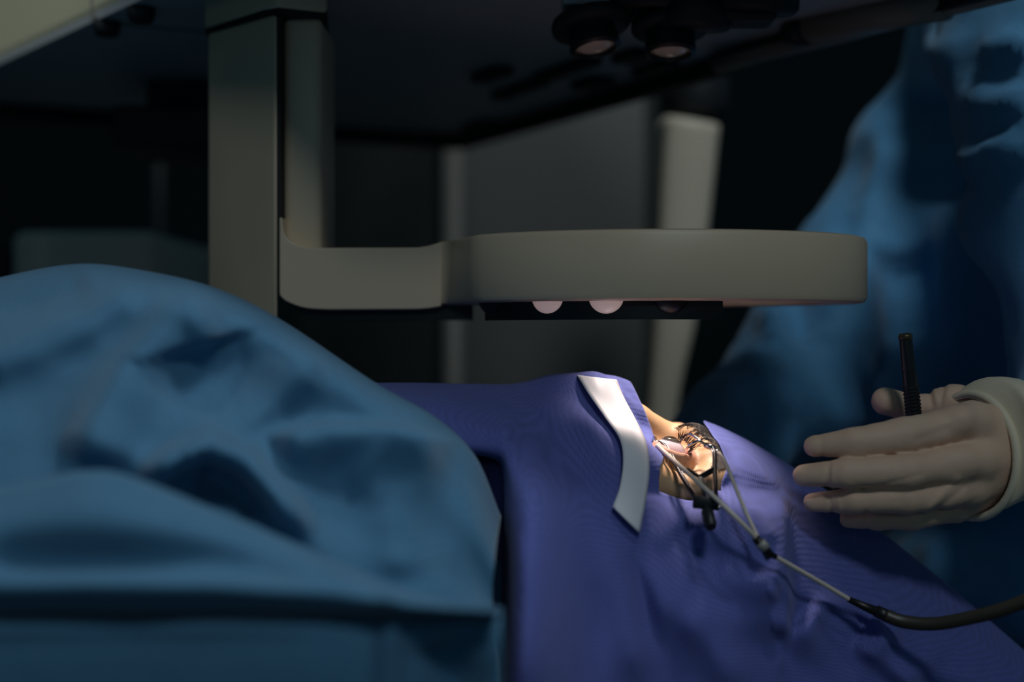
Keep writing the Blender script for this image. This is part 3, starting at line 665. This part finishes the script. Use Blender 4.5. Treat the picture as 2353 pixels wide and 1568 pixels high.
# depth of the drape under a pixel, read from its own grid
gx = g[int(3 * NC):int(5 * NC) + 1, int(1.8 * NR):int(6.5 * NR)].reshape(-1, 3)
def drape_d(x, y):
    k = np.hypot(gx[:, 0] - x, gx[:, 1] - y); i = np.argsort(k)[:9]; return gx[i, 2].min()
sg = []
for i in range(len(strip_l)):
    row = []
    for t in np.linspace(0, 1, 9):
        q = strip_l[i] * (1 - t) + strip_r[i] * t; row.append((*q, drape_d(*q)))
    sg.append(row)
sg = np.array(sg)
base_d = sg[..., 2].copy() - .0022
for _ in range(150):
    s = sg[..., 2]; a = s.copy(); a[1:-1] = (s[:-2] + 2 * s[1:-1] + s[2:]) / 4; b = a.copy(); b[:, 1:-1] = (a[:, :-2] + 2 * a[:, 1:-1] + a[:, 2:]) / 4; sg[..., 2] = np.minimum(b, base_d)
for _ in range(8):
    s = sg[..., 2]; a = s.copy(); a[1:-1] = (s[:-2] + 2 * s[1:-1] + s[2:]) / 4; sg[..., 2] = a
sg[..., 2] -= .0022 + .0012 * np.sin(np.linspace(0, math.pi, 9))[None]
tp = sg[0].copy(); tp[:, 1] += 1.5; tp[:, 2] += .012
sg = np.concatenate([tp[None], sg], 0)
cloth('adhesive_strip', sg, grid_faces(sg.shape[0], 9), 'tape_white', drape, .0006, label='glossy white adhesive strip beside the opening')

# ------------------------------------------------------------------ blue gown over the patient
cols = [-1300, -800, -450, -160, 0, 180, 340, 500, 650, 860, 1000, 1090, 1150]
cy = [800, 745, 715, 690, 642, 611, 628, 668, 742, 882, 962, 1050, 1190]
G1 = []
for i, (x, y) in enumerate(zip(cols, cy)):
    b = 1650; h_ = b - y; e_ = max(0, i - 3) / 9.0; st = max(0, 1 - abs(i - 7.5) / 3.0)
    dn = .60 + .05 * e_
    G1.append([(x, y + 160, .90), (x, y + 25, .82 - .03 * e_), (x, y, .76 - .02 * e_), (x - 5, y + .06 * h_, .715 - .014 * st), (x - 15 * e_, y + .22 * h_, .675 + .01 * e_ + .012 * st), (x - 20 * e_, y + .45 * h_, dn + .03), (x, y + .72 * h_, dn), (x, b, dn - .005)])
G1 = loft(G1, 14, 14)
ridge(G1, [(520, 690), (400, 730), (300, 850), (225, 980), (190, 1090)], 60, 130, .028)
ridge(G1, [(360, 640), (200, 740), (60, 800), (-80, 850)], 50, 60, .016)
ridge(G1, [(-100, 700), (80, 690), (220, 650)], 40, 70, -.012)
ridge(G1, [(720, 790), (690, 860), (560, 970), (350, 1040)], 70, 50, .016)
ridge(G1, [(460, 780), (480, 850), (420, 960)], 130, 130, -.014)
ridge(G1, [(600, 1010), (760, 985), (900, 990), (1060, 1020)], 90, 14, .032)
ridge(G1, [(300, 1130), (400, 1060), (480, 1030), (570, 1070), (650, 1160), (720, 1250)], 26, 34, .036)
ridge(G1, [(440, 1100), (520, 1110), (600, 1200)], 60, 50, -.010)
ridge(G1, [(800, 1050), (900, 1150), (930, 1350)], 60, 80, .010)
ridge(G1, [(740, 830), (900, 960), (1000, 1000)], 40, 50, .006)
pw = PA(G1); G1[..., 2] -= wav(pw, 21, .11) * .005 + wav(pw, 5, .05) * .0018
gown = cloth('gown', G1, grid_faces(G1.shape[0], G1.shape[1]), 'gown_blue', pat, .001, label='pale blue disposable patient gown')
sc = [(-1300, 1185), (-800, 1175), (-450, 1165), (-160, 1150), (0, 1126), (200, 1089), (310, 1106), (500, 1180), (700, 1262), (890, 1345), (1000, 1378), (1145, 1402)]
G2 = []
for i, (x, y) in enumerate(sc):
    h_ = 1402 - y + 4
    G2.append([(x, y + 60 + .2 * h_, .63), (x, y + 8, .588), (x, y, .572), (x, y + .10 * h_, .560), (x, y + .30 * h_, .545), (x, y + .62 * h_, .536), (x, y + .88 * h_, .540), (x, y + h_, .552), (x, y + h_ + 4, .60)])
G2 = loft(G2, 14, 10)
ridge(G2, [(-120, 1300), (200, 1290), (500, 1300), (720, 1330)], 30, 60, -.010)
ridge(G2, [(-150, 1355), (200, 1350), (500, 1352), (800, 1368)], 22, 22, .007)
ridge(G2, [(840, 1320), (885, 1350), (915, 1390)], 20, 20, .006)
pw = PA(G2); G2[..., 2] -= wav(pw, 33, .10) * .003
slv = cloth('gown_sleeve', G2, grid_faces(G2.shape[0], G2.shape[1]), 'gown_blue', pat, .001)
# sheet hanging down the side of the table
G3 = []
for x in (-1300, -800, -450, -160, 100, 400, 700, 890, 1020, 1100, 1152):
    e_ = max(0, (x - 800) / 350)
    G3.append([(x, 1405, .64), (x, 1398, .60), (x, 1412, .566), (x, 1432, .549 + .004 * e_), (x, 1500, .543 + .006 * e_), (x, 1650, .541 + .008 * e_), (x, 2100, .54)])
G3 = loft(G3, 16, 10)
ridge(G3, [(905, 1405), (893, 1480), (888, 1650)], 22, 22, .007, .02)
ridge(G3, [(1000, 1450), (1040, 1560), (1050, 1700)], 60, 60, -.015)
ridge(G3, [(-150, 1450), (300, 1442), (800, 1440)], 20, 20, .003)
pw = PA(G3); G3[..., 2] -= wav(pw, 41, .09) * .003
sheet = cloth('side_sheet', G3, grid_faces(G3.shape[0], G3.shape[1]), 'gown_blue', None, .001)
tag(sheet, 'blue sheet with a vertical seam hanging in front of the patient\'s sleeve', 'sheet')
# operating table under the patient
tb = empty('operating_table', (-.35, .87, 0), 'padded operating table beneath the draped patient', 'table')
zt = float(h2w(hv)[:, 2].min())
o = obj('mattress', *box((-1.15, .66, zt - .07), (.42, 1.06, zt)), 'pad_grey', tb); bevel_obj(o, .015, 3)
obj('table_frame', *box((-1.12, .68, zt - .11), (.38, 1.04, zt - .07)), 'dark_steel', tb, smooth=False)
obj('pedestal', *box((-.55, .78, .08), (-.25, .96, zt - .11)), 'cabinet_edge', tb, smooth=False)
o = obj('base', *box((-.85, .68, 0), (.1, 1.05, .08)), 'cabinet_grey', tb); bevel_obj(o, .01, 2)

# ------------------------------------------------------------------ eyelid speculum
def pd(px, py, off=.003, lo=None):
    h = hit(px, py); d = (h if h else .82) - off; return P(px, py, d)
spc = empty('eyelid_speculum', tuple(P(1625, 1150, .775)), 'steel wire eyelid speculum with black crossbar holding the eye open', 'speculum')
def px3(l): return [P(*q) for q in l]
d_eye = .828
ua = px3([(1626, 1026, .808), (1634, 1029, .8035), (1640, 1036, .799), (1642, 1048, .795), (1643, 1090, .784), (1645, 1150, .766)])
la = px3([(1509, 1018, .826), (1518, 1020, .8235), (1528, 1027, .820), (1538, 1043, .814), (1568, 1097, .791), (1602, 1152, .766)])
obj('arm', *tube(cr(ua, 6), .0013, 10), 'dark_steel', spc)
obj('arm', *tube(cr(la, 6), .0013, 10), 'dark_steel', spc)
obj('arm_highlight', *tube(cr(np.array(ua) + [-.0011, -.0006, .0004], 6)[8:], .0004, 8), 'steel', spc, label='thin bright line standing in for the glint along the arm')  # highlight of each dark arm modelled as an extra bright strand
obj('arm_highlight', *tube(cr(np.array(la) + [.0012, -.0006, .0004], 6)[6:], .0004, 8), 'steel', spc, label='thin bright line standing in for the glint along the arm')
ub = cr(px3([(1627, 1027, .808), (1607, 1012, .815), (1589, 999, .822), (1576, 1001, .828), (1567, 1010, .830), (1564, 1016, .832)]), 6)
ub2 = cr(px3([(1627, 1027, .808), (1612, 1016, .810), (1603, 1014, .811), (1592, 1019, .812), (1582, 1027, .814), (1577, 1032, .816)]), 6)
lb = cr(px3([(1510, 1018, .826), (1502, 1012, .834), (1497, 1006, .842), (1500, 1003, .846)]), 6)
lb2 = cr(px3([(1510, 1018, .826), (1516, 1024, .822), (1524, 1030, .819), (1530, 1033, .818)]), 6)
for q in (ub, ub2, lb, lb2): obj('lid_blade', *tube(q, .00078, 10), 'steel', spc)
jt = obj('joint', *tube(px3([(1622, 1024, .808), (1630, 1027, .8055), (1640, 1031, .801)]), .0017, 12), 'steel', spc)
obj('nipple', *tube(px3([(1640, 1031, .801), (1647, 1037, .797), (1653, 1041, .794)]), .0011, 10), 'steel', jt)
jt2 = obj('joint', *tube(px3([(1502, 1014, .828), (1508, 1018, .825), (1515, 1022, .822)]), .0019, 12), 'steel', spc)
cbx = obj('crossbar', *obox(P(1592, 1153, .762), P(1654, 1159, .761), .0050, .0070), 'black_plastic', spc); bevel_obj(cbx, .0009, 2)
obj('slider_rod', *obox(P(1608, 1098, .783), P(1623, 1152, .764), .0016, .0022), 'black_plastic', spc, smooth=False)
obj('slider_rod', *obox(P(1616, 1100, .782), P(1632, 1152, .764), .0008, .0014), 'dark_steel', spc, smooth=False)
obj('ratchet_bar', *obox(P(1641, 1079, .786), P(1606, 1099, .783), .0012, .0030), 'dark_steel', spc, smooth=False)
obj('ratchet_bar', *obox(P(1578, 1078, .788), P(1610, 1098, .783), .0010, .0016), 'dark_steel', spc, smooth=False)
a, b = P(1622, 1164, .760), P(1634, 1212, .748)
ax_ = (b - a) / np.linalg.norm(b - a); L_ = np.linalg.norm(b - a)
kn = obj('screw_knob', *lathe([(0, 0), (.0014, 0), (.0014, L_ * .25), (.0030, L_ * .22), (.0034, L_ * .3), (.0035, L_ * .85), (.0027, L_), (0, L_)], 18, a, tuple(ax_)), 'black_plastic', spc, sharp=40)
obj('screw_tip', *lathe([(0, -.001), (.0013, -.0008), (.0015, 0), (.0013, .001), (0, .0012)], 12, P(1652, 1166, .760)), 'steel', spc)

# ------------------------------------------------------------------ suction tubing
tbq = empty('suction_tubing', tuple(P(1755, 1258, .75)), 'clear forked suction tubing from the speculum across the violet drape', 'tubing')
obj('branch_tube', *tube(cr(px3([(1510, 1024, .818), (1535, 1047, .806), (1600, 1105, .772), (1660, 1160, .752), (1710, 1208, .748), (1742, 1243, .752)]), 10), .00128, 12), 'tube_clear', tbq)
obj('branch_tube', *tube(cr(px3([(1651, 1040, .795), (1666, 1062, .782), (1690, 1120, .768), (1715, 1180, .758), (1745, 1243, .752)]), 10), .00112, 12), 'tube_clear', tbq)
yc = obj('fork_connector', *tube(px3([(1735, 1236, .752), (1748, 1250, .751), (1770, 1274, .752), (1782, 1280, .754)]), [.0022, .0026, .0020, .0016], 12), 'dark_steel', tbq)
obj('connector_sleeve', *tube(px3([(1746, 1247, .7505), (1760, 1262, .7505)]), .0030, 14), mat('sleeve_clear', (.45, .42, .38), .25, trans=.3), yc)
obj('connector_tab', *obox(P(1752, 1256, .750), P(1766, 1284, .752), .0022, .003), 'black_plastic', yc, smooth=False)
mt = cr(px3([(1776, 1277, .753), (1830, 1308, .764), (1890, 1342, .776), (1958, 1382, .784)]), 10)
obj('main_tube', *tube(mt, .00135, 12), 'tube_clear', tbq)
jc = obj('joint_connector', *tube(px3([(1950, 1378, .783), (1990, 1396, .784), (2030, 1412, .782)]), [.0016, .0024, .0030], 12), 'dark_steel', tbq)
obj('joint_sleeve', *tube(px3([(2012, 1404, .783), (2046, 1420, .781)]), [.0034, .0036], 14), 'black_plastic', jc)
obj('supply_tube', *tube(cr(px3([(2035, 1415, .781), (2080, 1430, .778), (2150, 1434, .772), (2230, 1420, .764), (2300, 1402, .757), (2380, 1372, .75), (2480, 1330, .74)]), 10), .0037, 14), 'tube_amber', tbq, label='thicker dull amber tube')

# ------------------------------------------------------------------ surgeon
sg_ = empty('person', (.48, 1.15, 0), 'surgeon in blue gown and pale gloves holding a black marker pen', 'person')
def Pm(l): return [tuple(P(*q)) for q in l]
ra_pts = Pm([(2330, 60, 1.30), (2170, 330, 1.30), (2010, 640, 1.28)]); ra2 = Pm([(2010, 640, 1.28), (1880, 840, 1.20), (1690, 1010, 1.10)])
la_pts = Pm([(2420, 20, 1.00), (2480, 480, .95), (2560, 960, .90)]); la2 = Pm([(2560, 960, .90), (2520, 1000, .86), (2420, 1008, .832)])
def gown_sdf(p):
    d = cone(p, tuple(P(2480, -60, 1.20)), tuple(P(2520, 1300, 1.20)), .13, .16)
    d = smin(d, cone(p, tuple(P(2330, -10, 1.24)), tuple(P(2560, 0, 1.1)), .07, .08), .05)
    d = smin(d, cone(p, tuple(P(2400, 600, 1.24)), tuple(P(2330, 1250, 1.24)), .10, .12), .05)
    d = smin(d, chain(p, ra_pts, [.060, .068, .072], .02), .035)
    d = smin(d, chain(p, ra2, [.072, .064, .048], .02), .03)
    d = smin(d, chain(p, la_pts, [.075, .066, .060], .02), .02)
    d = smin(d, chain(p, la2, [.056, .044, .030], .02), .02)
    d = smin(d, ell(p, tuple(P(2420, 1330, 1.12)), (.14, .16, .06)), .03)
    d = smin(d, cone(p, (.50, 1.22, .60), (.50, 1.22, .12), .15, .19), .08)
    return d
gv, gf = nets(gown_sdf, (.10, .70, .02), (.74, 1.50, H + .45), .0095)
gv = smooth_mesh(gv, gf, 2, .5)
def sproj(v): return np.stack([1176.5 + v[:, 0] / v[:, 1] * F, 784 + (H - v[:, 2]) / v[:, 1] * F, np.zeros(len(v))], -1)
sp_ = sproj(gv)[None].copy()
for poly, wr, wl, amp in (
    ([(2080, 250), (2010, 470), (1960, 700), (1990, 860)], 40, 60, .014), ([(1900, 520), (1900, 700), (1930, 840), (1990, 900)], 30, 40, .012),
    ([(1760, 700), (1800, 800), (1850, 930), (1900, 1040)], 30, 50, .016), ([(1880, 760), (1900, 860), (1930, 1000)], 50, 40, .016),
    ([(2170, 60), (2200, 220), (2190, 420)], 40, 50, .012), ([(2120, 190), (2150, 330), (2160, 480)], 60, 60, -.022), ([(2060, 560), (2100, 800)], 60, 60, -.018),
    ([(1640, 920), (1740, 900), (1820, 960)], 40, 40, .010), ([(1830, 620), (1840, 760), (1820, 850)], 40, 30, -.012), ([(2220, 400), (2300, 360), (2370, 355)], 22, 30, .010),
    ([(2250, 120), (2320, 110), (2380, 130)], 25, 40, .008), ([(2240, 220), (2300, 250), (2380, 240)], 25, 40, .008), ([(1700, 830), (1760, 850), (1800, 900)], 25, 25, .008),
    ([(2180, 1260), (2160, 1340), (2230, 1420)], 40, 40, .012), ([(2180, 1380), (2300, 1375), (2400, 1370)], 30, 30, .010)):
    ridge(sp_, poly, wr, wl, amp * 1.3)
nrm = vnorm(gv, gf)
gv = gv + nrm * ((-sp_[0, :, 2])[:, None] + (wav(gv, 14, .16) * .008 + wav(gv, 15, .07) * .0035)[:, None])
go = obj('gown', gv, gf, 'surgeon_blue', sg_, label='blue disposable surgical gown'); uv_planar(go)
# head with cap and mask (above the frame)
def srg(p):                                  # surgeon's head looks down at the patient
    R_ = np.stack([np.array([-.25, 0, .97]), np.array([0, -1.0, 0]), np.array([-.97, 0, -.25])], 1); return R_
R_ = srg(0); o0 = np.array([.40, 1.16, H + .62])
hv2 = hv.copy(); keepm = np.ones(len(hv2), bool)
obj('body', np.vstack([o0 + (hv2 * .001) @ R_.T, nets(lambda p: cone(p, (.52, 1.16, H + .52), (.55, 1.18, H + .30), .055, .075), (.40, 1.0, H + .2), (.70, 1.35, H + .62), .012)[0]]),
    [tuple(q) for q in hf] + [tuple(q + len(hv2)) for q in nets(lambda p: cone(p, (.52, 1.16, H + .52), (.55, 1.18, H + .30), .055, .075), (.40, 1.0, H + .2), (.70, 1.35, H + .62), .012)[1]], 'skin_plain' if 'skin_plain' in M else mat('skin_plain', (.55, .33, .2), .5, sss=.1), sg_)
cv, cf = nets(lambda p: smax(head_sdf(p) - 5, -(p[..., 0] * .8 - p[..., 2] * .45 - 48), 4), (-20, -95, -205), (155, 95, 25), 5.0)
o = obj('cap', o0 + (cv * .001) @ R_.T, cf, 'surgeon_blue', sg_); uv_planar(o)
mv, mf = nets(lambda p: smax(smax(head_sdf(p) - 5, p[..., 0] + 18, 3), -(p[..., 2] + 75), 3), (-140, -95, -90), (0, 95, 40), 4.0)
o = obj('face_mask', o0 + (mv * .001) @ R_.T, mf, 'surgeon_blue', sg_); uv_planar(o)
# gloved left hand (back of the hand towards the camera)
def R(px, d=.80): return px / F * d
HP = dict(
 index=([(2235, 968, .806), (2075, 1003, .792), (1960, 1019, .792), (1872, 1026, .797)], [45, 41, 35, 25]),
 middle=([(2240, 1058, .802), (2085, 1084, .785), (1945, 1088, .786), (1846, 1093, .794)], [47, 38, 33, 25]),
 ring=([(2225, 1122, .806), (2085, 1146, .790), (1960, 1151, .792), (1868, 1155, .800)], [42, 34, 30, 23]),
 little=([(2195, 1165, .816), (2095, 1190, .806), (2015, 1195, .808), (1948, 1195, .814)], [36, 28, 24, 20]),
 thumb=([(2290, 945, .845), (2185, 932, .850), (2095, 938, .852), (2034, 922, .850)], [50, 40, 32, 34]))
def hand_sdf(p):
    d = None
    for k, (pt, rs) in HP.items():
        c = chain(p, Pm(pt), [R(r) for r in rs], .003)
        d = c if d is None else smin(d, c, .0009)
    pm = None
    for a, b, ra_, rb_ in (((2235, 968, .806), (2350, 990, .822), 44, 55), ((2240, 1058, .803), (2350, 1020, .820), 44, 58), ((2225, 1122, .808), (2345, 1050, .822), 40, 55), ((2195, 1165, .818), (2340, 1080, .826), 34, 50), ((2185, 932, .848), (2340, 1000, .838), 42, 55), ((2190, 930, .846), (2310, 930, .836), 40, 52)):
        c = cone(p, tuple(P(*a)), tuple(P(*b)), R(ra_), R(rb_)); pm = c if pm is None else smin(pm, c, .010)
    d = smin(d, pm, .0045)
    for q, r, dd in (((2208, 962), 24, .782), ((2215, 1062), 23, .780), ((2196, 1122), 20, .786)):     # knuckles
        d = smin(d, sph(p, tuple(P(*q, dd + .012)), R(r)), .009)
    return d
a0, a1 = P(1800, 1240, .76), P(2400, 850, .90)
nv, nf = nets(hand_sdf, (a0[0], .755, a0[2] - .01), (P(2420, 1000, .85)[0], .885, a1[2] + .01), .0014)
nv = smooth_mesh(nv, nf, 2, .5)
nn = vnorm(nv, nf); q2 = sproj(nv)
wr = np.zeros(len(nv))
for x0, y0, x1, y1, w_, a_ in ((1905, 1068, 1900, 1115, 6, -.0008), (1912, 1075, 1915, 1118, 5, .0006), (1905, 1135, 1912, 1178, 6, -.0008), (1925, 1140, 1932, 1180, 6, .0006), (1990, 1180, 1996, 1214, 6, -.0006), (1885, 1005, 1890, 1048, 8, -.0006),
    (2110, 1010, 2180, 985, 9, -.0006), (2135, 900, 2140, 930, 5, -.0010), (2148, 898, 2154, 925, 5, .0008), (2170, 880, 2160, 930, 6, -.0010), (2190, 905, 2240, 880, 7, -.0012), (2120, 1185, 2200, 1100, 8, .0009), (2150, 1180, 2215, 1120, 7, -.0009), (2020, 1118, 2120, 1090, 5, -.0005)):
    d_, _, t_ = polydist(q2[:, 0], q2[:, 1], [(x0, y0), (x1, y1)]); wr += a_ * np.exp(-(d_ / w_) ** 2)
nv = nv + nn * (wr + wav(nv, 51, .02) * .00035)[:, None]
gl = obj('glove', nv, nf, 'glove_latex', sg_, label='pale latex glove on the left hand, fingers pointing left')
# fingertips of the glove: loose ends
# glove cuff
def cuff_ring(top, bot, dc, rd, sk=.014, n=40):
    a = P(*top, dc); b = P(*bot, dc); c = (a + b) / 2; u = (b - a) / 2; w2 = np.array([-sk, rd, 0])
    return [c + u * math.cos(t) + w2 * math.sin(t) for t in np.linspace(0, 2 * math.pi, n, endpoint=False)]
rings = [cuff_ring((2224, 915), (2225, 1190), .826, .0275, .016), cuff_ring((2238, 898), (2238, 1189), .826, .0305, .016), cuff_ring((2262, 874), (2256, 1184), .825, .034, .014), cuff_ring((2290, 865), (2285, 1170), .824, .040, .010), cuff_ring((2330, 869), (2330, 1152), .825, .040, .004), cuff_ring((2370, 885), (2380, 1137), .828, .040, 0), cuff_ring((2450, 890), (2470, 1120), .835, .040, 0)]
rr = cr(np.array(rings), 5); v = rr.reshape(-1, 3); n = 40; f = []
for i in range(len(rr) - 1):
    for k in range(n): f.append((i * n + k, i * n + (k + 1) % n, (i + 1) * n + (k + 1) % n, (i + 1) * n + k))
v = v + (wav(v, 61, .05) * .0006)[:, None]
cf_ = obj('glove_cuff', v, f, 'cuff_latex', sg_, label='cream cuff of the glove pulled over the sleeve')
s_ = cf_.modifiers.new('t', 'SOLIDIFY'); s_.thickness = .0008
bead = np.array(cuff_ring((2232, 905), (2232, 1190), .826, .0292, .016)); bead = np.vstack([bead, bead[:1]])
obj('cuff_bead', *tube(bead, .0024, 10, False), 'cuff_latex', cf_)
# black marker pen held between thumb and forefinger
mp_ = empty('marker_pen', tuple(P(2102, 960, .824)), 'slim black marker pen held upright between gloved thumb and forefinger', 'pen')
a, b = P(2103, 985, .826), P(2080, 768, .820); t = (b - a); L_ = np.linalg.norm(t); t = tuple(t / L_)
obj('barrel', *lathe([(0, 0), (.0030, 0), (.0042, .004), (.0042, L_ * .60), (.0038, L_ * .605), (.0038, L_ * .615), (.0041, L_ * .62), (.0037, L_ - .002), (.0034, L_), (0, L_)], 24, a, t), 'black_plastic', mp_, sharp=40)
for k in range(9): obj('grip_ring', *lathe([(.0040, .007 + k * .0021), (.0047, .0073 + k * .0021), (.0047, .0083 + k * .0021), (.0040, .0086 + k * .0021)], 20, a, t), 'black_matt', mp_, sharp=40)
obj('end_ring', *lathe([(.0034, L_ - .003), (.0040, L_ - .0028), (.0040, L_ - .0004), (.0030, L_ + .0004), (.0, L_ + .0004)], 24, a, t), mat('brass_dark', (.10, .075, .045), .35, metal=.6), mp_)
